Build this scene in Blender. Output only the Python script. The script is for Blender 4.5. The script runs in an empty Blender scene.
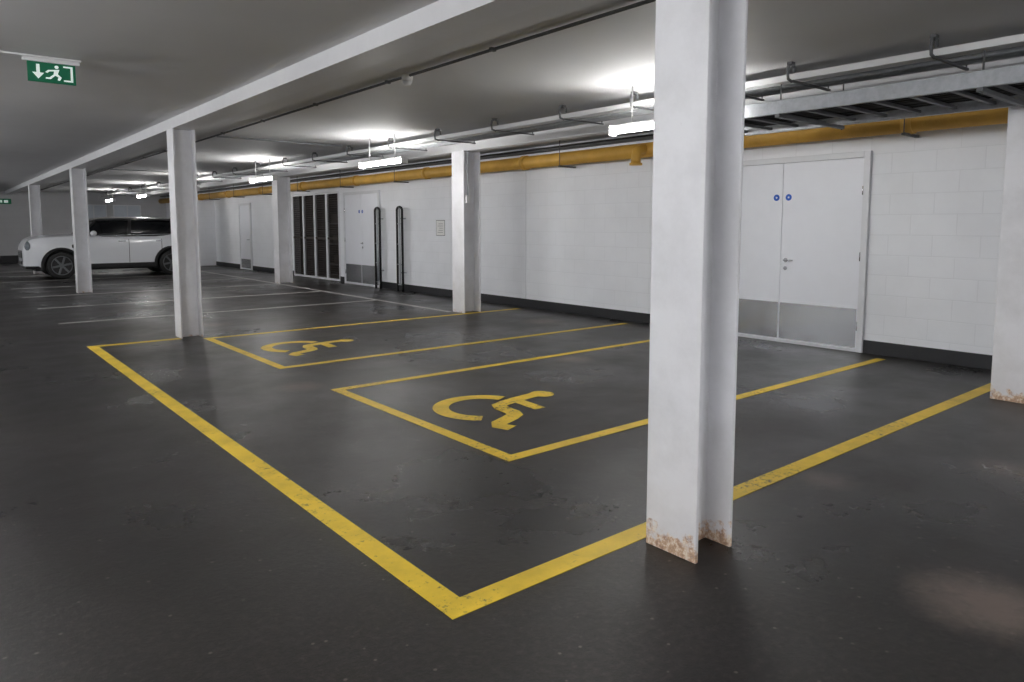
import bpy, bmesh, math, random
from mathutils import Vector, Matrix
random.seed(4)
sc = bpy.context.scene
try:
    sc.view_settings.view_transform = 'Standard'
    sc.view_settings.look = 'None'
    sc.view_settings.exposure = 0
except Exception as e:
    print(e)

# ------------------------------------------------------------------ materials
def srgb(r, g, b):
    def f(c):
        c /= 255.0
        return c/12.92 if c <= 0.04045 else ((c+0.055)/1.055)**2.4
    return (f(r), f(g), f(b), 1.0)

def base_mat(name):
    m = bpy.data.materials.new(name)
    m.use_nodes = True
    nt = m.node_tree
    bs = nt.nodes['Principled BSDF']
    return m, nt, bs

def noise(nt, scale, detail=4, rough=0.6, vec=None):
    n = nt.nodes.new('ShaderNodeTexNoise')
    n.inputs['Scale'].default_value = scale
    n.inputs['Detail'].default_value = detail
    n.inputs['Roughness'].default_value = rough
    if vec is not None:
        nt.links.new(vec, n.inputs['Vector'])
    return n

def ramp(nt, fac, stops):
    r = nt.nodes.new('ShaderNodeValToRGB')
    el = r.color_ramp.elements
    while len(el) < len(stops):
        el.new(0.5)
    for e, (p, c) in zip(el, stops):
        e.position = p
        e.color = c if isinstance(c, tuple) else (c, c, c, 1)
    nt.links.new(fac, r.inputs['Fac'])
    return r

def mix(nt, fac, a, b, mode='MIX'):
    m = nt.nodes.new('ShaderNodeMix')
    m.data_type = 'RGBA'
    m.blend_type = mode
    for s, v in ((m.inputs[0], fac), (m.inputs[6], a), (m.inputs[7], b)):
        if isinstance(v, (float, int, tuple)):
            s.default_value = v
        else:
            nt.links.new(v, s)
    return m.outputs[2]

def mth(nt, op, a, b=None, clamp=False):
    m = nt.nodes.new('ShaderNodeMath')
    m.operation = op
    m.use_clamp = clamp
    for i, v in enumerate((a, b)):
        if v is None:
            continue
        if isinstance(v, (float, int)):
            m.inputs[i].default_value = v
        else:
            nt.links.new(v, m.inputs[i])
    return m.outputs[0]

def objco(nt):
    return nt.nodes.new('ShaderNodeTexCoord').outputs['Object']

def bump(nt, bs, h, strength=0.2, dist=0.01):
    b = nt.nodes.new('ShaderNodeBump')
    b.inputs['Strength'].default_value = strength
    b.inputs['Distance'].default_value = dist
    nt.links.new(h, b.inputs['Height'])
    nt.links.new(b.outputs['Normal'], bs.inputs['Normal'])

def simple(name, col, rough=0.5, metal=0.0, var=0.08, scale=6.0, coat=0.0):
    m, nt, bs = base_mat(name)
    co = objco(nt)
    n = noise(nt, scale, 4, 0.6, co)
    dark = tuple(c*(1-var*2) for c in col[:3]) + (1,)
    r = ramp(nt, n.outputs['Fac'], [(0.3, dark), (0.65, col)])
    nt.links.new(r.outputs['Color'], bs.inputs['Base Color'])
    bs.inputs['Roughness'].default_value = rough
    bs.inputs['Metallic'].default_value = metal
    if coat:
        bs.inputs['Coat Weight'].default_value = coat
    return m

def emis(name, col, strength):
    m, nt, bs = base_mat(name)
    bs.inputs['Base Color'].default_value = col
    bs.inputs['Emission Color'].default_value = col
    bs.inputs['Emission Strength'].default_value = strength
    return m

# floor -------------------------------------------------------------
def make_floor():
    m, nt, bs = base_mat('floor_dark_asphalt')
    co = objco(nt)
    big = noise(nt, 0.5, 7, 0.65, co)
    mid = noise(nt, 2.2, 8, 0.7, co)
    fine = noise(nt, 32, 7, 0.85, co)
    c1 = ramp(nt, big.outputs['Fac'], [(0.38, srgb(24, 21, 20)), (0.60, srgb(38, 34, 32))])
    c2 = ramp(nt, mid.outputs['Fac'], [(0.35, 0.82), (0.62, 1.0)])
    c = mix(nt, 1.0, c1.outputs['Color'], c2.outputs['Color'], 'MULTIPLY')
    c3 = ramp(nt, fine.outputs['Fac'], [(0.38, 0.35), (0.52, 1.0), (0.64, 3.0)])
    c = mix(nt, 0.95, c, c3.outputs['Color'], 'MULTIPLY')
    # grit speckle
    vs = nt.nodes.new('ShaderNodeTexVoronoi'); vs.inputs['Scale'].default_value = 24
    nt.links.new(co, vs.inputs['Vector'])
    sp = ramp(nt, vs.outputs['Distance'], [(0.0, 1.0), (0.12, 1.0), (0.2, 0.0)])
    vc = nt.nodes.new('ShaderNodeSeparateColor'); nt.links.new(vs.outputs['Color'], vc.inputs[0])
    sel = ramp(nt, vc.outputs[0], [(0.86, 0.0), (0.9, 0.7)])
    c = mix(nt, mth(nt, 'MULTIPLY', sp.outputs['Color'], sel.outputs['Color']), c, srgb(115, 106, 100))
    def patch(x, y, r, s=1.0):
        vm = nt.nodes.new('ShaderNodeVectorMath'); vm.operation = 'DISTANCE'
        nt.links.new(co, vm.inputs[0]); vm.inputs[1].default_value = (x, y, 0)
        d = mth(nt, 'DIVIDE', vm.outputs['Value'], r)
        d = mth(nt, 'SUBTRACT', 1.0, d, True)
        n2 = noise(nt, 7.0, 10, 0.85, co)
        k = mth(nt, 'MULTIPLY', d, n2.outputs['Fac'])
        k = ramp(nt, k, [(0.18, 0.0), (0.42, 1.0)])
        return mth(nt, 'MULTIPLY', k.outputs['Color'], s)
    for (x, y, r, s) in ((3.07, 0.86, 0.5, 0.4), (2.55, 6.1, .4, .25), (5.4, 5.5, .4, .35), (3.2, 10.8, .5, .3), (7.2, 8.0, .6, .3), (3.9, 1.9, .3, .2), (4.9, 1.3, .4, .2)):
        c = mix(nt, patch(x, y, r, s), c, srgb(150, 132, 120))
    nt.links.new(c, bs.inputs['Base Color'])
    rr = ramp(nt, big.outputs['Fac'], [(0.38, 0.25), (0.60, 0.42)])
    nt.links.new(rr.outputs['Color'], bs.inputs['Roughness'])
    bs.inputs['Specular IOR Level'].default_value = 0.45
    bump(nt, bs, fine.outputs['Fac'], 0.5, 0.005)
    return m

def make_paint_line(name, col, wear, spec=0.5):
    m, nt, bs = base_mat(name)
    co = objco(nt)
    n = noise(nt, 26, 8, 0.8, co)
    n2 = noise(nt, 1.3, 4, 0.6, co)
    k = mth(nt, 'ADD', n.outputs['Fac'], mth(nt, 'MULTIPLY', n2.outputs['Fac'], 0.6))
    f = ramp(nt, k, [(wear, 0.0), (wear+0.10, 0.9)])
    n3 = noise(nt, 4, 5, 0.6, co)
    cc = ramp(nt, n3.outputs['Fac'], [(0.3, tuple(x*0.75 for x in col[:3])+(1,)), (0.6, col)])
    c = mix(nt, f.outputs['Color'], cc.outputs['Color'], srgb(70, 66, 60))
    nt.links.new(c, bs.inputs['Base Color'])
    bs.inputs['Roughness'].default_value = 0.5
    bump(nt, bs, n.outputs['Fac'], 0.3, 0.004)
    return m

def make_block_wall(name, col):
    m, nt, bs = base_mat(name)
    co = objco(nt)
    sep = nt.nodes.new('ShaderNodeSeparateXYZ'); nt.links.new(co, sep.inputs[0])
    cb = nt.nodes.new('ShaderNodeCombineXYZ')
    nt.links.new(mth(nt, 'ADD', sep.outputs['Y'], sep.outputs['X']), cb.inputs[0])
    nt.links.new(sep.outputs['Z'], cb.inputs[1])
    b = nt.nodes.new('ShaderNodeTexBrick')
    nt.links.new(cb.outputs[0], b.inputs['Vector'])
    b.inputs['Scale'].default_value = 1.0
    b.inputs['Brick Width'].default_value = 0.45
    b.inputs['Row Height'].default_value = 0.225
    b.inputs['Mortar Size'].default_value = 0.006
    b.inputs['Mortar Smooth'].default_value = 0.4
    b.inputs['Color1'].default_value = col
    b.inputs['Color2'].default_value = tuple(x*0.985 for x in col[:3])+(1,)
    b.inputs['Mortar'].default_value = tuple(x*0.93 for x in col[:3])+(1,)
    n = noise(nt, 1.2, 5, 0.6, co)
    r = ramp(nt, n.outputs['Fac'], [(0.3, 0.94), (0.6, 1.0)])
    c = mix(nt, 1.0, b.outputs['Color'], r.outputs['Color'], 'MULTIPLY')
    nt.links.new(c, bs.inputs['Base Color'])
    bs.inputs['Roughness'].default_value = 0.55
    n2 = noise(nt, 60, 4, 0.6, co)
    h = mth(nt, 'SUBTRACT', mth(nt, 'MULTIPLY', n2.outputs['Fac'], 0.25), b.outputs['Fac'])
    bump(nt, bs, h, 0.4, 0.004)
    return m

def make_column_paint(name, amount):
    m, nt, bs = base_mat(name)
    co = objco(nt)
    sep = nt.nodes.new('ShaderNodeSeparateXYZ'); nt.links.new(co, sep.inputs[0])
    n = noise(nt, 14, 7, 0.7, co)
    n2 = noise(nt, 2.5, 6, 0.65, co)
    base = ramp(nt, n2.outputs['Fac'], [(0.3, srgb(222, 222, 224)), (0.6, srgb(238, 238, 241))])
    gz = ramp(nt, mth(nt, 'ADD', mth(nt, 'MULTIPLY', sep.outputs['Z'], 0.8), mth(nt, 'MULTIPLY', n2.outputs['Fac'], 0.4)),
              [(0.22, 1.0), (0.75, 0.0)])
    c = mix(nt, mth(nt, 'MULTIPLY', gz.outputs['Color'], 0.25), base.outputs['Color'], srgb(175, 165, 155))
    k = mth(nt, 'SUBTRACT', mth(nt, 'MULTIPLY', n.outputs['Fac'], 0.40), sep.outputs['Z'])
    rf = ramp(nt, mth(nt, 'ADD', k, 0.5), [(0.635-amount, 0.0), (0.675-amount, 1.0)])
    nr = noise(nt, 45, 5, 0.7, co)
    rc = ramp(nt, nr.outputs['Fac'], [(0.38, srgb(150, 105, 68)), (0.5, srgb(198, 158, 116)), (0.58, srgb(228, 214, 194))])
    c = mix(nt, mth(nt, 'MULTIPLY', rf.outputs['Color'], 0.85), c, rc.outputs['Color'])
    ns = noise(nt, 7, 8, 0.8, co)
    sf = ramp(nt, ns.outputs['Fac'], [(0.66, 0.0), (0.72, 0.5)])
    c = mix(nt, sf.outputs['Color'], c, srgb(150, 140, 132))
    nt.links.new(c, bs.inputs['Base Color'])
    bs.inputs['Roughness'].default_value = 0.42
    bump(nt, bs, n.outputs['Fac'], 0.12, 0.004)
    return m

M_floor = make_floor()
M_yellow = make_paint_line('yellow_line_paint', srgb(238, 202, 58), 0.88)
M_whiteln = make_paint_line('white_line_paint', srgb(200, 198, 195), 0.88)
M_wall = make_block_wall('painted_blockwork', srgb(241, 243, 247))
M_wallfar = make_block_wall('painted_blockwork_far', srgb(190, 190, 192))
M_ceil = simple('ceiling_white_paint', srgb(222, 222, 223), 0.7, var=0.02, scale=1.5)
M_col = make_column_paint('column_white_paint', -0.06)
M_colr = make_column_paint('column_white_paint_rust_at_foot', 0.02)
M_beam = simple('beam_white_paint', srgb(222, 222, 224), 0.45, var=0.02)
M_skirt = simple('black_skirting', srgb(28, 29, 32), 0.5)
M_door = simple('door_white_laminate', srgb(236, 238, 244), 0.4, var=0.01)
M_frame = simple('door_frame_paint', srgb(222, 224, 228), 0.4, var=0.02)
M_galv = simple('galvanised_steel', srgb(180, 183, 187), 0.5, metal=0.3, var=0.1, scale=20)
M_dkgalv = simple('dark_galvanised', srgb(110, 111, 113), 0.55, metal=0.3, var=0.12, scale=20)
M_gas = simple('gas_pipe_mustard', srgb(214, 166, 72), 0.55, var=0.1, scale=3)
M_cable = simple('black_cable', srgb(24, 24, 25), 0.6)
M_black = simple('black_rubber', srgb(22, 22, 23), 0.6)
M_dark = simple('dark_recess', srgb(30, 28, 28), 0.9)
M_brown = simple('rusty_mesh', srgb(66, 58, 54), 0.7, var=0.2)
M_white = simple('white_plastic', srgb(225, 225, 225), 0.4, var=0.01)
M_blue = simple('blue_sign', srgb(20, 90, 190), 0.4, var=0.01)
M_green = emis('exit_green', srgb(0, 92, 62), 0.2)
M_picto = emis('exit_white', srgb(225, 240, 232), 0.35)
M_lamp = emis('lamp_diffuser', (1.0, 0.985, 0.96, 1), 72.0)
M_lamp2 = emis('aisle_lamp_diffuser', (0.98, 0.985, 1.0, 1), 205.0)
M_carw = simple('car_white_paint', srgb(235, 237, 241), 0.25, var=0.0, coat=0.6)
M_carroof = simple('car_black_paint', srgb(14, 15, 17), 0.25, var=0.0, coat=0.3)
M_glass = simple('car_tinted_glass', srgb(14, 16, 19), 0.08, var=0.0)
M_alloy = simple('alloy_dark_grey', srgb(110, 112, 115), 0.35, metal=0.6, var=0.05)
M_clad = simple('car_black_cladding', srgb(24, 24, 26), 0.55)
M_lens = simple('headlamp_lens', srgb(150, 158, 165), 0.1, metal=0.4, var=0.2, scale=20)
M_red = simple('tail_lamp_red', srgb(150, 15, 18), 0.2)
M_paper = simple('printed_notice', srgb(235, 235, 233), 0.6, var=0.01)
M_ink = simple('notice_ink', srgb(165, 165, 170), 0.6)
M_pane = simple('frosted_pane', srgb(205, 212, 220), 0.3, var=0.03)
M_steel = simple('brushed_stainless_steel', srgb(205, 207, 211), 0.22, metal=0.9, var=0.02, scale=2)

# ------------------------------------------------------------------ mesh helpers
def link(ob, parent=None):
    sc.collection.objects.link(ob)
    if parent is not None:
        ob.parent = parent
    return ob

def empty(name, loc=(0, 0, 0)):
    e = bpy.data.objects.new(name, None)
    e.location = loc
    e.empty_display_size = 0.2
    sc.collection.objects.link(e)
    return e

class MB:
    """mesh builder collecting several pieces in one object"""
    def __init__(self, mats):
        self.bm = bmesh.new()
        self.mats = mats if isinstance(mats, (list, tuple)) else [mats]
    def box(self, lo, hi, mi=0, bev=0.0, rot=None, piv=None):
        lo = Vector(lo); hi = Vector(hi)
        c = (lo+hi)/2; s = hi-lo
        r = bmesh.ops.create_cube(self.bm, size=1.0)
        vs = r['verts']
        for v in vs:
            v.co = Vector((v.co.x*s.x, v.co.y*s.y, v.co.z*s.z)) + c
        fs = set(f for v in vs for f in v.link_faces)
        if bev > 0:
            es = list(set(e for v in vs for e in v.link_edges))
            rb = bmesh.ops.bevel(self.bm, geom=es, offset=bev, segments=2, affect='EDGES', profile=0.6)
            vs = list(set(v for f in rb['faces'] for v in f.verts) | set(v for v in vs if v.is_valid))
            fs = set(f for v in vs for f in v.link_faces)
        if rot is not None:
            p = Vector(piv) if piv else c
            for v in vs:
                v.co = rot @ (v.co-p) + p
        for f in fs:
            f.material_index = mi
        return vs
    def cyl(self, p0, p1, r, mi=0, seg=16, r2=None, smooth=True):
        p0 = Vector(p0); p1 = Vector(p1)
        d = p1-p0; L = d.length
        q = Vector((0, 0, 1)).rotation_difference(d.normalized()).to_matrix().to_4x4()
        mat = Matrix.Translation((p0+p1)/2) @ q
        res = bmesh.ops.create_cone(self.bm, cap_ends=True, segments=seg, radius1=r, radius2=r if r2 is None else r2, depth=L, matrix=mat)
        fs = set(f for v in res['verts'] for f in v.link_faces)
        for f in fs:
            f.material_index = mi
            if smooth and len(f.verts) == 4:
                f.smooth = True
        return res['verts']
    def tube(self, pts, r, mi=0, seg=10, closed=False):
        pts = [Vector(p) for p in pts]
        n = len(pts)
        rings = []
        prev = None
        for i, p in enumerate(pts):
            if closed:
                t = (pts[(i+1) % n]-pts[i-1]).normalized()
            else:
                a = pts[max(i-1, 0)]; b = pts[min(i+1, n-1)]
                t = (b-a).normalized()
            if prev is None:
                up = Vector((0, 0, 1)) if abs(t.z) < 0.9 else Vector((1, 0, 0))
                x = t.cross(up).normalized()
            else:
                x = (prev - t*prev.dot(t)).normalized()
            prev = x
            y = t.cross(x)
            rings.append([self.bm.verts.new(p + (x*math.cos(2*math.pi*k/seg)+y*math.sin(2*math.pi*k/seg))*r) for k in range(seg)])
        m = n if closed else n-1
        for i in range(m):
            A = rings[i]; B = rings[(i+1) % n]
            for k in range(seg):
                f = self.bm.faces.new((A[k], A[(k+1) % seg], B[(k+1) % seg], B[k]))
                f.smooth = True; f.material_index = mi
        if not closed:
            for R in (rings[0], rings[-1]):
                f = self.bm.faces.new(R); f.material_index = mi
    def prism(self, pts, ext, mi=0):
        """extrude polygon pts by vector ext"""
        ext = Vector(ext)
        a = [self.bm.verts.new(Vector(p)) for p in pts]
        b = [self.bm.verts.new(Vector(p)+ext) for p in pts]
        n = len(a)
        fs = [self.bm.faces.new(a[::-1]), self.bm.faces.new(b)]
        for i in range(n):
            fs.append(self.bm.faces.new((a[i], a[(i+1) % n], b[(i+1) % n], b[i])))
        for f in fs:
            f.material_index = mi
    def sphere(self, c, r, sc3=(1, 1, 1), mi=0, u=16, v=10):
        res = bmesh.ops.create_uvsphere(self.bm, u_segments=u, v_segments=v, radius=r)
        for w in res['verts']:
            w.co = Vector((w.co.x*sc3[0], w.co.y*sc3[1], w.co.z*sc3[2])) + Vector(c)
        for f in set(f for w in res['verts'] for f in w.link_faces):
            f.material_index = mi; f.smooth = True
    def done(self, name, parent=None, loc=None):
        bmesh.ops.recalc_face_normals(self.bm, faces=self.bm.faces)
        me = bpy.data.meshes.new(name)
        self.bm.to_mesh(me); self.bm.free()
        for m in self.mats:
            me.materials.append(m)
        ob = bpy.data.objects.new(name, me)
        if loc is not None:
            ob.location = loc
        return link(ob, parent)

def PR(mb, nm, root):
    ob = mb.done(nm); ob.parent = root; ob.matrix_parent_inverse = Matrix.Translation(root.location).inverted(); return ob

# ------------------------------------------------------------------ dimensions (metres)
XW = 8.25          # right wall face
XL = -5.0          # left wall
YB = -5.0          # wall behind the camera
YF = 34.0          # far wall
ZC = 2.81          # ceiling
ZR = ZC-.003       # top of hanger rods
R1 = 2.61          # first row of columns
R2 = 7.03          # second row of columns

# room shell
b = MB(M_floor); b.box((XL-.2, YB-.2, -0.2), (XW+2.2, YF+.2, 0)); b.done('floor')
b = MB(M_ceil); b.box((XL-.2, YB-.2, ZC), (XW+2.2, YF+.2, ZC+.2)); b.done('ceiling')
GY0, GY1, GZ = 17.0, 20.0, 2.35
b = MB(M_wall)
b.box((XW, YB, 0), (XW+.2, GY0, ZC)); b.box((XW, GY1, 0), (XW+.2, YF, ZC)); b.box((XW, GY0, GZ), (XW+.2, GY1, ZC))
b.done('wall_right')
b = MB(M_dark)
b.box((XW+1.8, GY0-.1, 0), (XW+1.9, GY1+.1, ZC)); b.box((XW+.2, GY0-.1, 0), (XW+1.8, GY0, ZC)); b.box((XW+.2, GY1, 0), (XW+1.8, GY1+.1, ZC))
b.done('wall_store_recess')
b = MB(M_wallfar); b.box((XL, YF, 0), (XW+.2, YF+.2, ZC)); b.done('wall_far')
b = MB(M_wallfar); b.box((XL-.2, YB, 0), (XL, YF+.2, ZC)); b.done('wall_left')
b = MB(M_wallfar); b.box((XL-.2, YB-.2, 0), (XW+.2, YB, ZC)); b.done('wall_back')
b = MB(M_wall); b.box((7.35, 27.2, 0), (XW, 28.6, 2.38)); b.done('wall_nib')

# skirting
D1 = (3.66, 5.76)
D2 = (14.85, 16.7)
D3 = (23.4, 24.5)
b = MB(M_skirt)
segs = [(YB, D1[0]), (D1[1], D2[0]), (D2[1], GY0), (GY1, D3[0]), (D3[1], 27.2)]
for y0, y1 in segs:
    b.box((XW-.02, y0, 0), (XW, y1, .15), bev=.004)
b.done('baseboard_right')
b = MB(M_skirt); b.box((XL, YF-.02, 0), (XW, YF, .3)); b.done('baseboard_far')
b = MB(M_frame); b.box((XW-.006, 9.62, .15), (XW, 9.64, 2.40)); b.done('trim_1')

# ------------------------------------------------------------------ columns (H sections)
def column(x, y, zt, hw=.137, mat=None):
    b = MB(mat or M_col)
    tf = .02; tw = .014
    H = hw
    o = [(-H, -H), (-H+tf, -H), (-H+tf, -tw/2-.0), (H-tf, -tw/2), (H-tf, -H), (H, -H), (H, H), (H-tf, H), (H-tf, tw/2), (-H+tf, tw/2), (-H+tf, H), (-H, H)]
    b.prism([(x+p, y+q, 0) for p, q in o], (0, 0, zt))
    ob = b.done('steel_column')
    bv = ob.modifiers.new('bevel', 'BEVEL'); bv.width = .004; bv.segments = 2; bv.limit_method = 'ANGLE'
    return ob
ZB = 2.68
for y in (1.9, 9.87, 17.9, 25.9):
    column(R1, y, ZB, mat=M_colr if y < 5 else M_col)
for y in (1.81, 9.75, 17.75, 25.8):
    column(R2, y, ZB, .172, mat=M_colr if y < 5 else M_col)

def beam(x, name, zb, w=.125):
    b = MB(M_beam)
    y0, y1 = YB, YF
    b.box((x-w, y0, zb), (x+w, y1, zb+.02))
    b.box((x-.01, y0, zb+.02), (x+.01, y1, ZC-.02))
    b.box((x-w, y0, zb+.02), (x-w+.02, y1, ZC))
    b.box((x+w-.02, y0, zb+.02), (x+w, y1, ZC))
    return b.done(name)
beam(R1, 'ceiling_beam', ZB)
beam(R2, 'ceiling_beam', ZB, .1)

# ------------------------------------------------------------------ floor markings
def rect(b, x0, y0, x1, y1, z=.003):
    b.box((min(x0, x1), min(y0, y1), 0.0005), (max(x0, x1), max(y0, y1), z))
b = MB(M_yellow)
rect(b, 1.42, 2.07, 1.53, 9.80)
rect(b, 1.53, 2.07, 7.9, 2.18)
rect(b, 1.53, 9.69, 2.46, 9.80)
b.done('yellow_bay_outline')
def bay(y0, y1):
    b = MB(M_yellow)
    x0, x1 = 2.70, 8.0
    rect(b, x0, y0, x0+.09, y1)
    rect(b, x0+.09, y0, x1, y0+.09)
    rect(b, x0+.09, y1-.09, x1, y1)
    b.done('yellow_accessible_bay')
bay(3.31, 5.82)
bay(7.00, 9.57)

def stroke(b, pts, w, z0=.0005, z1=.003):
    P = [Vector((p[0], p[1], 0)) for p in pts]
    L = []; R = []
    for i, p in enumerate(P):
        a = P[max(i-1, 0)]; c = P[min(i+1, len(P)-1)]
        t = (c-a).normalized(); n = Vector((-t.y, t.x, 0))
        L.append(p+n*w/2); R.append(p-n*w/2)
    vt = lambda v, z: b.bm.verts.new((v.x, v.y, z))
    Lt = [vt(v, z1) for v in L]; Rt = [vt(v, z1) for v in R]
    for i in range(len(P)-1):
        b.bm.faces.new((Lt[i], Rt[i], Rt[i+1], Lt[i+1]))

def wheelchair(cx, cy):
    b = MB(M_yellow)
    def T(s, t):
        return (cx+t, cy-s)
    arc = []
    for k in range(25):
        a = math.radians(112 + k*(322-112)/24)
        arc.append(T(-.07+.34*math.cos(a), .37+.33*math.sin(a)))
    stroke(b, arc, .13, z1=.003)
    stroke(b, [T(-.12, .98), T(-.10, .80), T(-.07, .64), T(-.03, .51), T(.06, .47), T(.20, .46), T(.27, .43), T(.32, .34), T(.38, .19), T(.44, .14), T(.54, .18)], .13, z1=.0032)
    stroke(b, [T(-.03, .72), T(.26, .70)], .11, z1=.0034)
    hc = T(-.10, 1.04)
    n = 20
    b.bm.faces.new([b.bm.verts.new((hc[0]+.10*math.cos(2*math.pi*k/n), hc[1]+.11*math.sin(2*math.pi*k/n), .0036)) for k in range(n)])
    b.done('wheelchair_symbol_marking')
wheelchair(3.0, 4.40)
wheelchair(3.0, 8.14)

b = MB(M_whiteln)
for y in (12.4, 14.9, 17.45, 19.95, 22.45, 24.95, 27.4):
    rect(b, 1.45, y-.04, 6.75, y+.04)
rect(b, 6.75, 9.9, 6.83, 27.4)
b.done('white_bay_lines')

# ------------------------------------------------------------------ doors
def double_door(y0, y1, zt, name):
    root = empty(name, (XW, (y0+y1)/2, 0))
    fw = .07
    x = XW
    b = MB(M_frame)
    b.box((x-.05, y0, 0), (x, y0+fw, zt), bev=.005)
    b.box((x-.05, y1-fw, 0), (x, y1, zt), bev=.005)
    b.box((x-.05, y0+fw, zt-fw), (x, y1-fw, zt), bev=.005)
    b.box((x-.045, y0+fw, 0), (x, y1-fw, .03), bev=.003)
    PR(b, 'frame', root)
    ym = (y0+y1)/2
    for i, (a, c) in enumerate(((y0+fw+.004, ym-.003), (ym+.003, y1-fw-.004))):
        b = MB([M_door, M_steel]); b.box((x-.035, a, .035), (x-.001, c, zt-fw-.004), bev=.003)
        b.box((x-.038, a+.01, .05), (x-.0345, c-.01, .50), 1)
        PR(b, 'leaf_%d' % (i+1), root)
    b = MB(M_steel)
    hy = ym-.07; hz = 1.03
    b.cyl((x-.035, hy, hz), (x-.045, hy, hz), .027)
    b.cyl((x-.045, hy, hz), (x-.085, hy, hz), .01)
    b.tube([(x-.085, hy, hz), (x-.09, hy-.02, hz), (x-.09, hy-.12, hz)], .010)
    b.cyl((x-.035, hy, hz-.1), (x-.045, hy, hz-.1), .024)
    PR(b, 'lever_handle', root)
    b = MB([M_blue, M_white])
    for yy in (ym-.08, ym+.08):
        b.cyl((x-.035, yy, 1.80), (x-.037, yy, 1.80), .04, 0, 24)
        b.cyl((x-.037, yy, 1.80), (x-.038, yy, 1.80), .012, 1, 24)
    PR(b, 'fire_door_discs', root)
    for i, yy in enumerate((y0+fw, y1-fw)):
        b = MB(M_steel)
        for z in (.3, 1.1, 1.85):
            b.cyl((x-.045, yy, z-.05), (x-.045, yy, z+.05), .008)
        PR(b, 'hinges_%d' % (i+1), root)
double_door(D1[0], D1[1], 2.29, 'door_1')
double_door(D2[0], D2[1], 2.29, 'door_2')

def single_door(y0, y1, zt, name):
    root = empty(name, (XW, (y0+y1)/2, 0))
    x = XW; fw = .07
    b = MB(M_frame)
    b.box((x-.05, y0, 0), (x, y0+fw, zt)); b.box((x-.05, y1-fw, 0), (x, y1, zt)); b.box((x-.05, y0+fw, zt-fw), (x, y1-fw, zt))
    PR(b, 'frame', root)
    b = MB([M_door, M_steel]); b.box((x-.035, y0+fw+.004, .01), (x-.001, y1-fw-.004, zt-fw-.004))
    b.box((x-.04, y0+.1, .05), (x-.035, y1-.1, .35), 1)
    PR(b, 'leaf', root)
    b = MB(M_steel); b.tube([(x-.035, y0+.15, 1.0), (x-.08, y0+.15, 1.0), (x-.08, y0+.27, 1.0)], .011); PR(b, 'handle', root)
single_door(D3[0], D3[1], 2.2, 'door_3')

# mesh gate closing the store
root = empty('mesh_store_gate', (XW, (GY0+GY1)/2, 0))
n = 4
for i in range(n):
    a = GY0 + (GY1-GY0)*i/n; c = GY0 + (GY1-GY0)*(i+1)/n
    b = MB([M_frame, M_brown])
    b.box((XW-.02, a+.005, .02), (XW+.03, a+.05, GZ-.01)); b.box((XW-.02, c-.05, .02), (XW+.03, c-.005, GZ-.01))
    b.box((XW-.02, a+.05, .02), (XW+.03, c-.05, .07)); b.box((XW-.02, a+.05, GZ-.06), (XW+.03, c-.05, GZ-.01))
    z = .12
    while z < GZ-.08:
        b.box((XW+.0, a+.05, z), (XW+.008, c-.05, z+.012), 1); z += .06
    y = a+.09
    while y < c-.05:
        b.box((XW+.008, y, .07), (XW+.016, y+.012, GZ-.06), 1); y += .06
    b.box((XW-.02, a+.05, 1.1), (XW+.03, c-.05, 1.15), 1)
    PR(b, 'panel_%d' % (i+1), root)

b = MB([M_brown, M_dkgalv])
for z in (.3, .9, 1.5):
    b.box((XW+.9, GY0+.2, z), (XW+1.5, GY1-.2, z+.04), 1)
    y = GY0+.3
    while y < GY1-.7:
        w = random.uniform(.3, .5); b.box((XW+1.0, y, z+.04), (XW+1.4, y+w, z+.04+random.uniform(.2, .45))); y += w+.05
for y in (GY0+.2, GY1-.25):
    for x in (XW+.9, XW+1.45):
        b.box((x, y, 0), (x+.05, y+.05, 2.0), 1)
b.done('storage_shelf')

# two upright metal frames standing against the wall
for i, y in enumerate((13.75, 14.75)):
    b = MB([M_black, M_galv])
    w = .11
    pts = [(8.1, y-w, .0), (8.1, y-w, 1.80)]
    for k in range(1, 8):
        a = math.pi - math.pi*k/8
        pts.append((8.1, y+w*math.cos(a), 1.80+.07*math.sin(a)))
    pts += [(8.1, y+w, 1.80), (8.1, y+w, .0)]
    b.tube(pts, .026, 0, 8)
    for z in (.15, .6, 1.05, 1.5):
        b.tube([(8.1, y-w, z), (8.1, y+w, z)], .012, 1, 6)
    b.tube([(8.1, y, .15), (8.1, y, 1.85)], .02, 1, 6)
    for z in (.4, 1.6):
        b.box((8.1, y-.02, z), (XW-.001, y+.02, z+.03), 1)
    b.done('upright_metal_frame')

root = empty('wall_notice', (XW, 12.35, 1.45))
b = MB([M_paper, M_ink, M_dkgalv])
b.box((XW-.006, 12.2, 1.26), (XW-.001, 12.5, 1.56))
b.box((XW-.005, 12.19, 1.25), (XW-.001, 12.51, 1.26), 2); b.box((XW-.005, 12.19, 1.56), (XW-.001, 12.51, 1.57), 2)
b.box((XW-.005, 12.19, 1.26), (XW-.001, 12.2, 1.56), 2); b.box((XW-.005, 12.5, 1.26), (XW-.001, 12.51, 1.56), 2)
for i in range(5):
    b.box((XW-.0075, 12.25, 1.31+i*.045), (XW-.006, 12.45-.03*(i % 3), 1.32+i*.045), 1)
PR(b, 'board', root)

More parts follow.
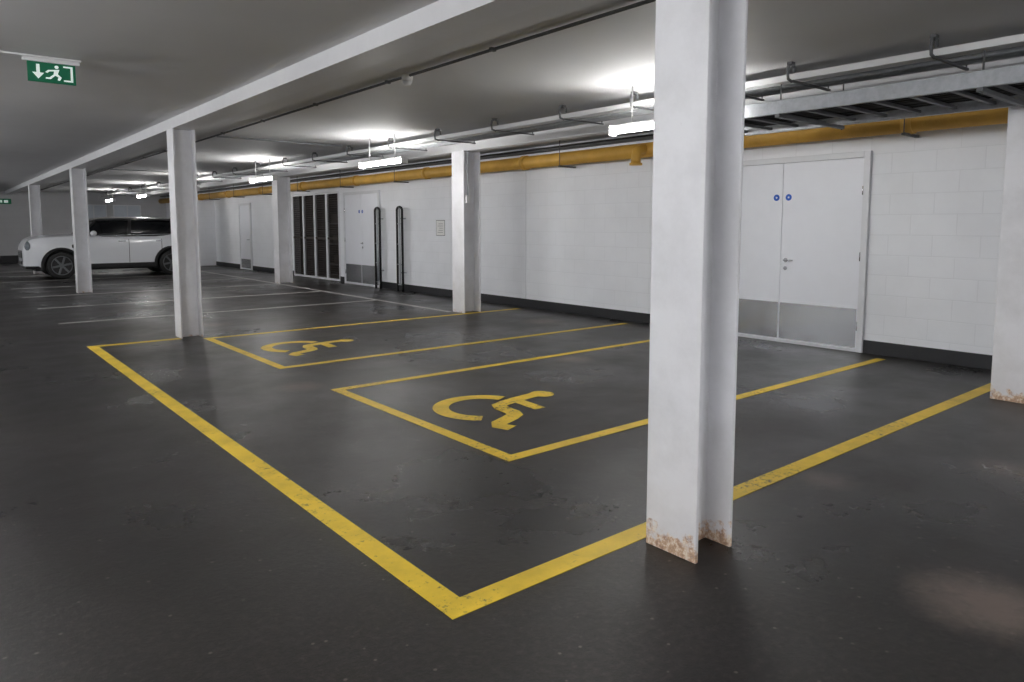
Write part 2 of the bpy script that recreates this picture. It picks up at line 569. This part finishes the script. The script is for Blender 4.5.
# ------------------------------------------------------------------ services
root = empty('gas_pipe', (8.0, 10, 2.52))
b = MB(M_gas)
GX, GZP = 8.03, 2.53
b.cyl((GX, YB+.05, GZP), (GX, YF-.1, GZP), .105, seg=24)
y = -3.0
while y < 33:
    b.cyl((GX, y-.05, GZP), (GX, y+.05, GZP), .122, seg=24); y += 3.1
PR(b, 'main_run', root)
b = MB(M_gas)
b.tube([(GX, 6.7, GZP), (GX-.16, 6.7, GZP), (GX-.24, 6.7, GZP-.04), (GX-.26, 6.7, GZP-.12), (GX-.26, 6.7, GZP-.2)], .07, 0, 14)
b.cyl((GX-.26, 6.7, GZP-.2), (GX-.26, 6.7, GZP-.23), .09)
PR(b, 'branch_elbow', root)
b = MB(M_dkgalv)
y = -2
while y < 33:
    b.box((GX-.14, y-.02, GZP-.14), (XW-.002, y+.02, GZP-.115)); b.cyl((GX-.13, y, GZP-.12), (GX-.13, y, ZR), .006, seg=6); y += 2.6
PR(b, 'brackets', root)

b = MB([M_cable, M_dkgalv])
b.box((8.0, YB+.1, 2.70), (8.22, YF-.1, 2.715), 1)
for i in range(6):
    b.cyl((8.02+.035*i, YB+.1, 2.732), (8.02+.035*i, YF-.1, 2.732), .016, 0, 8)
b.done('cable_bundle_tray')

root = empty('service_conduits', (6.1, 10, 2.75))
b = MB([M_white, M_galv])
b.box((5.72, YB+.1, 2.675), (5.86, YF-.1, 2.725), 0)
b.cyl((5.98, YB+.1, 2.695), (5.98, YF-.1, 2.695), .03, 1, 12)
b.cyl((6.12, YB+.1, 2.695), (6.12, YF-.1, 2.695), .022, 1, 12)
b.cyl((6.22, YB+.1, 2.695), (6.22, YF-.1, 2.695), .018, 1, 12)
PR(b, 'runs', root)
b = MB(M_dkgalv)
for y in (-2.6, -1.2, 0.0, 1.2, 2.11, 3.2, 3.85, 4.9, 5.95, 7.2, 8.5, 9.8, 11.2, 12.6, 14, 15.5, 17, 18.5, 20, 22, 24, 26, 28, 30, 32):
    b.box((5.66, y-.012, 2.648), (6.3, y+.012, 2.664))
    b.cyl((6.28, y, 2.648), (6.28, y, ZR), .006, seg=6)
    b.tube([(5.66, y, 2.65), (5.60, y, 2.665), (5.59, y, 2.72), (5.60, y, 2.775), (5.64, y, 2.79), (5.69, y, 2.775), (5.69, y, 2.73)], .012, 0, 8)
    b.box((5.61, y-.02, 2.785), (5.67, y+.02, ZR))
PR(b, 'hangers', root)

root = empty('cable_ladder', (6.1, 1, 2.5))
b = MB([M_galv, M_dkgalv])
lx0, lx1, ly0, ly1, lz = 5.62, 6.72, -4.8, 4.3, 2.40
for x in (lx0, lx1-.02):
    b.box((x, ly0, lz), (x+.02, ly1, lz+.10))
    b.box((x-.01, ly0, lz+.10), (x+.04, ly1, lz+.106))
    b.box((x-.01, ly0, lz-.006), (x+.04, ly1, lz))
y = ly0+.1
while y < ly1:
    b.box((lx0+.02, y, lz+.02), (lx1-.02, y+.035, lz+.045), 1); y += .28
PR(b, 'ladder', root)
b = MB(M_cable)
for i in range(9):
    x = lx0+.12+i*.1+random.uniform(-.02, .02)
    r = random.choice((.014, .02, .026))
    pts = [(x+.02*math.sin(yy*1.7+i), yy, lz+.047+r) for yy in [ly0+.1+k*.35 for k in range(26)]]
    b.tube(pts, r, 0, 8)
PR(b, 'cables', root)
b = MB(M_dkgalv)
y = -4.2
while y < 4.3:
    b.box((lx0+.0, y-.02, lz-.035), (lx1+.06, y+.02, lz-.006))
    b.cyl((lx1+.045, y, lz-.045), (lx1+.045, y, ZR), .007, seg=6)
    b.cyl((lx0+.05, y, lz-.045), (lx0+.05, y, 2.645), .007, seg=6)
    y += 1.5
PR(b, 'trapeze_hangers', root)

root = empty('ceiling_conduit', (3.43, 10, 2.8))
CXX = 3.43
b = MB(M_dkgalv)
b.cyl((CXX, YB+.1, ZC-.018), (CXX, YF-.1, ZC-.018), .013, seg=8)
y = -2
while y < 32:
    b.box((CXX-.025, y-.015, ZC-.03), (CXX+.025, y+.015, ZR)); y += 1.6
PR(b, 'run', root)
b = MB(M_white)
b.cyl((CXX, 5.65, ZC-.06), (CXX, 5.65, ZR), .05, seg=20); b.cyl((CXX, 5.65, ZC-.10), (CXX, 5.65, ZC-.06), .03, seg=20, r2=.045)
PR(b, 'smoke_detector', root)

b = MB(M_galv)
for y in (11.2, 19.2):
    b.cyl((3.47, y, 2.79), (5.5, y, 2.79), .012, seg=8)
b.done('cross_conduit')

b = MB([M_galv, M_white])
b.cyl((R2-.1, 9.565, 1.95), (R2-.1, 9.565, 2.67), .011, 0, 8)
b.box((R2-.14, 9.54, 1.83), (R2-.06, 9.578, 1.95), 1, .005)
b.done('switch_conduit')

# batten luminaires
def batten(x, y0, y1, z, mat=None, name='batten_light'):
    root = empty(name, (x, (y0+y1)/2, z))
    b = MB(M_white)
    b.box((x-.022, y0, z+.045), (x+.022, y1, z+.075), bev=.005)
    b.box((x-.055, y0-.02, z-.03), (x+.055, y0, z+.07), bev=.004)
    b.box((x-.055, y1, z-.03), (x+.055, y1+.02, z+.07), bev=.004)
    for yy in (y0+.25, y1-.25):
        b.cyl((x, yy, z+.07), (x, yy, ZR), .008, seg=6)
    PR(b, 'housing', root)
    b = MB(mat or M_lamp)
    pts = []
    for k in range(12):
        a = 2*math.pi*k/12
        pts.append((x+.04*math.cos(a), y0, z+.015+.029*math.sin(a)))
    b.prism(pts, (0, y1-y0, 0))
    PR(b, 'diffuser', root)
for y0 in (-3.0, 3.70, 9.05, 14.0, 19.2, 24.4, 29.6):
    batten(5.42, y0, y0+1.28, 2.385)
for y0 in (-4.2, 0.0, 4.2, 8.4, 13.0, 19.5, 26.0):
    batten(-1.9, y0, y0+1.5, 2.42, M_lamp2)
batten(3.9, -3.6, -2.1, 2.42, M_lamp2)

# ------------------------------------------------------------------ exit sign
root = empty('emergency_exit_sign', (.87, 6.9, 2.7))
b = MB(M_white)
b.box((-.6, 6.86, 2.785), (1.07, 6.94, 2.80), bev=.004)
b.box((.67, 6.87, 2.755), (1.06, 6.93, 2.785), bev=.004)
PR(b, 'mounting_rail', root)
b = MB([M_green, M_picto])
ex0, ex1, ez0, ez1, ey = .70, 1.03, 2.60, 2.762, 6.89
b.box((ex0, ey, ez0), (ex1, ey+.02, ez1), 0)
yy = ey-.002
def q(pts): b.prism([(ex0+p*(ex1-ex0), yy, ez0+r*(ez1-ez0)) for p, r in pts], (0, .0015, 0), 1)
q([(.18, .85), (.25, .85), (.25, .45), (.34, .45), (.215, .15), (.09, .45), (.18, .45)])
q([(.74, .12), (.94, .12), (.94, .88), (.74, .88), (.74, .80), (.89, .80), (.89, .2), (.74, .2)])
q([(.55, .65), (.66, .68), (.62, .45), (.70, .30), (.66, .14), (.61, .16), (.63, .3), (.53, .42)])
q([(.53, .42), (.57, .38), (.47, .18), (.36, .18), (.37, .25), (.44, .26)])
q([(.42, .62), (.55, .65), (.56, .58), (.45, .55), (.40, .46), (.36, .5)])
q([(.60+.045*math.cos(a), .79+.08*math.sin(a)) for a in [k*math.pi/5 for k in range(10)]])
PR(b, 'sign_panel', root)

b = MB([M_green, M_picto]); b.box((2.2, 33.9, 2.3), (2.65, 33.95, 2.5)); b.box((2.3, 33.895, 2.35), (2.36, 33.9, 2.45), 1); b.box((2.42, 33.895, 2.35), (2.55, 33.9, 2.45), 1)
b.done('exit_sign_far_wall')
def window(y, x0, x1, z0, z1, name):
    b = MB([M_frame, M_pane])
    b.box((x0, y-.03, z0), (x1, y-.005, z1), 1)
    for x in (x0-.03, (x0+x1)/2-.02, x1-.01):
        b.box((x, y-.06, z0-.04), (x+.04, y-.001, z1+.04))
    b.box((x0, y-.06, z0-.04), (x1, y-.03, z0)); b.box((x0, y-.06, z1), (x1, y-.03, z1+.04))
    b.done(name)
window(YF, 6.2, 7.2, 1.5, 2.3, 'window_1')
window(YF, 5.0, 5.9, 1.5, 2.3, 'window_2')

# ------------------------------------------------------------------ car
def lerp(tab, u):
    for (a, va), (c, vc) in zip(tab, tab[1:]):
        if u <= c:
            k = (u-a)/(c-a) if c > a else 0
            k = max(0, min(1, k))
            return va+(vc-va)*k
    return tab[-1][1]

def car(x0, yc, S, SX):
    root = empty('white_hatchback_car', (x0, yc, 0))
    root.scale = (SX, S, S)
    def P(mb, nm):
        return mb.done(nm, parent=root)
    WF, WR, RW = .78, 3.37, .335
    zt_tab = [(0, .66), (.02, .78), (.06, .87), (.12, .93), (.22, .97), (.4, 1.0), (.7, 1.02), (1.0, 1.035), (1.3, 1.045), (2.5, 1.055), (3.8, 1.085), (3.95, 1.05), (4.05, .95), (4.09, .82), (4.11, .68)]
    w_tab = [(0, .52), (.03, .62), (.08, .70), (.16, .77), (.3, .84), (.5, .88), (.7, .89), (3.4, .89), (3.75, .86), (3.95, .79), (4.05, .72), (4.11, .62)]
    us = set([0, .02, .04, .06, .09, .12, .16, .2, .25, .3, 1.25, 1.5, 1.8, 2.1, 2.4, 2.7, 3.8, 3.85, 3.9, 3.95, 4.0, 4.03, 4.05, 4.07, 4.09, 4.11])
    RA = .40
    for w in (WF, WR):
        for k in range(17):
            us.add(round(w+RA*math.cos(math.pi*k/16), 4))
    us = sorted(us)
    def zb(u):
        z = .27 if .3 < u < 3.85 else .33
        for w in (WF, WR):
            d = abs(u-w)
            if d < RA:
                z = max(z, .335+math.sqrt(max(0, RA*RA-d*d)) * .98)
        return z
    b = MB([M_carw, M_clad])
    rows = []
    NS = 10; NT = 6
    for u in us:
        W = lerp(w_tab, u); zt = lerp(zt_tab, u); z0 = zb(u)
        half = []
        for i in range(NS+1):
            t = i/NS
            z = z0+(zt-z0)*t
            g = (z-.27)/(1.08-.27)
            y = W*(1-.05*(1-g)**2-.40*max(0, g-.55)**2) * (1-.03*max(0, t-.85)/.15)
            half.append((y, z))
        ytop = half[-1][0]
        for i in range(1, NT+1):
            t = i/NT
            half.append((ytop*(1-t), zt+.06*(1-(1-t)**2)))
        full = [(-y, z) for y, z in half] + [(y, z) for y, z in half[::-1][1:]]
        rows.append([b.bm.verts.new((u, y, z)) for y, z in full])
    m = len(rows[0])
    for A, B in zip(rows, rows[1:]):
        for k in range(m-1):
            f = b.bm.faces.new((A[k], A[k+1], B[k+1], B[k])); f.smooth = True
    b.bm.faces.new(rows[0]); b.bm.faces.new(rows[-1])
    P(b, 'body_shell')
    b = MB(M_clad)
    b.box((.25, -.62, .2), (3.9, .62, .9))
    b.box((1.2, -.84, .24), (2.95, .84, .34), bev=.02)
    b.box((.04, -.60, .25), (.5, .60, .40), bev=.03)
    b.box((3.75, -.62, .25), (4.12, .62, .45), bev=.03)
    P(b, 'underbody')
    b = MB(M_clad)
    for s in (-1, 1):
        for w in (WF, WR):
            outer = []; inner = []
            for k in range(19):
                a = math.pi*(k/18)*1.12 - math.pi*.06
                outer.append((w+.45*math.cos(a), s*.885, .335+.44*math.sin(a)))
                inner.append((w+.385*math.cos(a), s*.885, .335+.385*math.sin(a)))
            for k in range(18):
                b.prism([outer[k], outer[k+1], inner[k+1], inner[k]], (0, s*.018, 0))
        b.box((1.18, min(s*.84, s*.895), .25), (2.97, max(s*.84, s*.895), .36), bev=.01)
    P(b, 'wheel_arch_cladding')
    base = [(1.18, .66), (1.30, .79), (2.0, .83), (3.2, .82), (3.84, .77), (3.96, .62)]
    top = [(1.58, .50), (1.66, .63), (2.2, .68), (3.1, .665), (3.70, .61), (3.79, .46)]
    def loop(side, z):
        if not callable(z):
            zz = z; z = lambda u: zz
        p = [(u, -y, z(u)) for u, y in side] + [(u, y, z(u)) for u, y in side[::-1]]
        return p
    def drop(u):
        return -.03*max(0, (u-2.4)/1.3)**1.6 - .025*max(0, (2.1-u)/.5)**1.5
    b = MB([M_glass])
    zb0, zb1 = 1.03, 1.46
    lv = []
    for k in range(5):
        t = k/4
        side = [((bu+(tu-bu)*t), (by+(ty-by)*t)+.03*math.sin(math.pi*t)) for (bu, by), (tu, ty) in zip(base, top)]
        lv.append([b.bm.verts.new(p) for p in loop(side, lambda u, t=t: zb0+(zb1-zb0)*t+drop(u)*t)])
    n = len(lv[0])
    for A, B in zip(lv, lv[1:]):
        for k in range(n):
            f = b.bm.faces.new((A[k], A[(k+1) % n], B[(k+1) % n], B[k])); f.smooth = True
    b.bm.faces.new(lv[0]); b.bm.faces.new(lv[-1])
    P(b, 'windows')
    b = MB(M_carroof)
    lv = []
    for (z, gx, gy) in ((1.43, .03, .02), (1.465, .035, .025), (1.495, -.01, -.02), (1.52, -.12, -.11), (1.535, -.35, -.3)):
        side = []
        for u, y in top:
            cu = (u-2.68); side.append((2.68+cu*(1+gx/1.0), max(.05, y+gy)))
        lv.append([b.bm.verts.new(p) for p in loop(side, lambda u, z=z: z+drop(u))])
    for A, B in zip(lv, lv[1:]):
        for k in range(n):
            f = b.bm.faces.new((A[k], A[(k+1) % n], B[(k+1) % n], B[k])); f.smooth = True
    b.bm.faces.new(lv[0]); b.bm.faces.new(lv[-1])
    P(b, 'roof')
    b = MB([M_carw, M_clad])
    def side_pt(u0, t, s):
        return (u0, s*(.835+(.685-.835)*t + .03*math.sin(math.pi*t)), zb0+(zb1-zb0)*t-.01*t)
    for s in (-1, 1):
        b.tube([(1.24, s*.76, 1.04), (1.43, s*.71, 1.25), (1.62, s*.61, 1.43)], .03, 1, 8)
        b.prism([side_pt(2.28, 0, s), side_pt(2.37, 0, s), side_pt(2.40, .5, s), side_pt(2.44, 1, s), side_pt(2.36, 1, s), side_pt(2.32, .5, s)], (0, s*.012, 0), 1)
    P(b, 'pillars')
    b = MB([M_clad, M_steel])
    def ys(z):
        g = (z-.27)/.81
        return .89*(1-.05*(1-g)**2-.40*max(0, g-.55)**2)
    for s in (-1, 1):
        for u in (1.28, 2.32, 3.12):
            for k in range(7):
                z0 = .37+k*.085; z1 = z0+.085
                if u > 3 and z0 < .6: continue
                b.prism([(u, s*(ys(z0)+.001), z0), (u+.012, s*(ys(z0)+.001), z0), (u+.012, s*(ys(z1)+.001), z1), (u, s*(ys(z1)+.001), z1)], (0, s*.002, 0))
        for u in (2.08, 2.98):
            b.box((u, min(s*.84, s*.885), .90), (u+.17, max(s*.84, s*.885), .93), 1, .006)
        b.tube([(1.25, s*.80, 1.05), (2.0, s*.835, 1.06), (3.2, s*.83, 1.08), (3.80, s*.78, 1.095)], .013, 1, 6)
        b.box((1.02, min(s*.865, s*.89), .76), (1.2, max(s*.865, s*.89), .84), 0, .01)
    P(b, 'door_seams_and_trim')
    for s in (-1, 1):
        b = MB([M_carw, M_clad])
        b.sphere((1.50, s*.95, 1.11), .1, (.75, 1.0, .72))
        b.box((1.48, min(s*.80, s*.90), 1.07), (1.54, max(s*.80, s*.90), 1.10), 1)
        P(b, 'mirror_%s' % ('l' if s > 0 else 'r'))
    b = MB([M_lens, M_clad, M_steel, M_red])
    for s in (-1, 1):
        b.sphere((.15, s*.62, .80), .15, (.75, .9, 1.0), 0)
        b.cyl((.05, s*.42, .46), (.0, s*.42, .46), .06, 2, 16)
        b.sphere((3.96, s*.68, .86), .12, (.6, .7, 1.3), 3)
    b.prism([(-.012, -.36, .52), (-.012, .36, .52), (-.012, .42, .62), (-.012, .34, .70), (-.012, -.34, .70), (-.012, -.42, .62)], (.05, 0, 0), 1)
    for z in (.56, .61, .66):
        b.box((-.022, -.36, z), (-.010, .36, z+.012), 2)
    b.box((-.02, -.36, .36), (.04, .36, .44), 1, .01)
    P(b, 'front_and_rear_lights_grille')
    for i, (w, s) in enumerate([(WF, -1), (WF, 1), (WR, -1), (WR, 1)]):
        b = MB([M_black, M_alloy, M_clad])
        cy = s*.785
        N = 32
        prof = [(.225, -.10), (.30, -.105), (.325, -.09), (.335, -.05), (.335, .05), (.325, .09), (.30, .105), (.225, .10)]
        rings = []
        for r, o in prof:
            rings.append([b.bm.verts.new((w+r*math.cos(2*math.pi*k/N), cy+o, .335+r*math.sin(2*math.pi*k/N))) for k in range(N)])
        for A, B in zip(rings, rings[1:]):
            for k in range(N):
                f = b.bm.faces.new((A[k], A[(k+1) % N], B[(k+1) % N], B[k])); f.smooth = True
        b.cyl((w, cy-.08, .335), (w, cy+.08, .335), .22, 2, N)
        b.tube([(w+.225*math.cos(2*math.pi*k/N), cy+s*.098, .335+.225*math.sin(2*math.pi*k/N)) for k in range(N)], .012, 1, 6, closed=True)
        for k in range(6):
            a = 2*math.pi*k/6+.2
            R = Matrix.Rotation(-a, 3, 'Y')
            c = Vector((w, cy+s*.092, .335))
            b.box((w+.03, min(cy+s*.08, cy+s*.104), .335-.022), (w+.222, max(cy+s*.08, cy+s*.104), .335+.022), 1, .004, rot=R, piv=c)
        b.cyl((w, cy+s*.08, .335), (w, cy+s*.11, .335), .05, 1, 16)
        P(b, 'wheel_%d' % (i+1))
    return root
car(1.98, 23.72, 1.12, 1.08)

# ------------------------------------------------------------------ camera
cam = bpy.data.cameras.new('camera')
cam.sensor_width = 36.0
cam.lens = 36.0*710/1024
cam.shift_y = -48/1024
cam.clip_end = 200
co = bpy.data.objects.new('camera', cam)
co.location = (0, 0, 1.45)
co.rotation_euler = (math.radians(90-5.39), 0, math.radians(-39.46))
sc.collection.objects.link(co)
sc.camera = co

w = bpy.data.worlds.new('world'); w.use_nodes = True
w.node_tree.nodes['Background'].inputs[0].default_value = (.5, .5, .52, 1)
w.node_tree.nodes['Background'].inputs[1].default_value = 0.05
sc.world = w
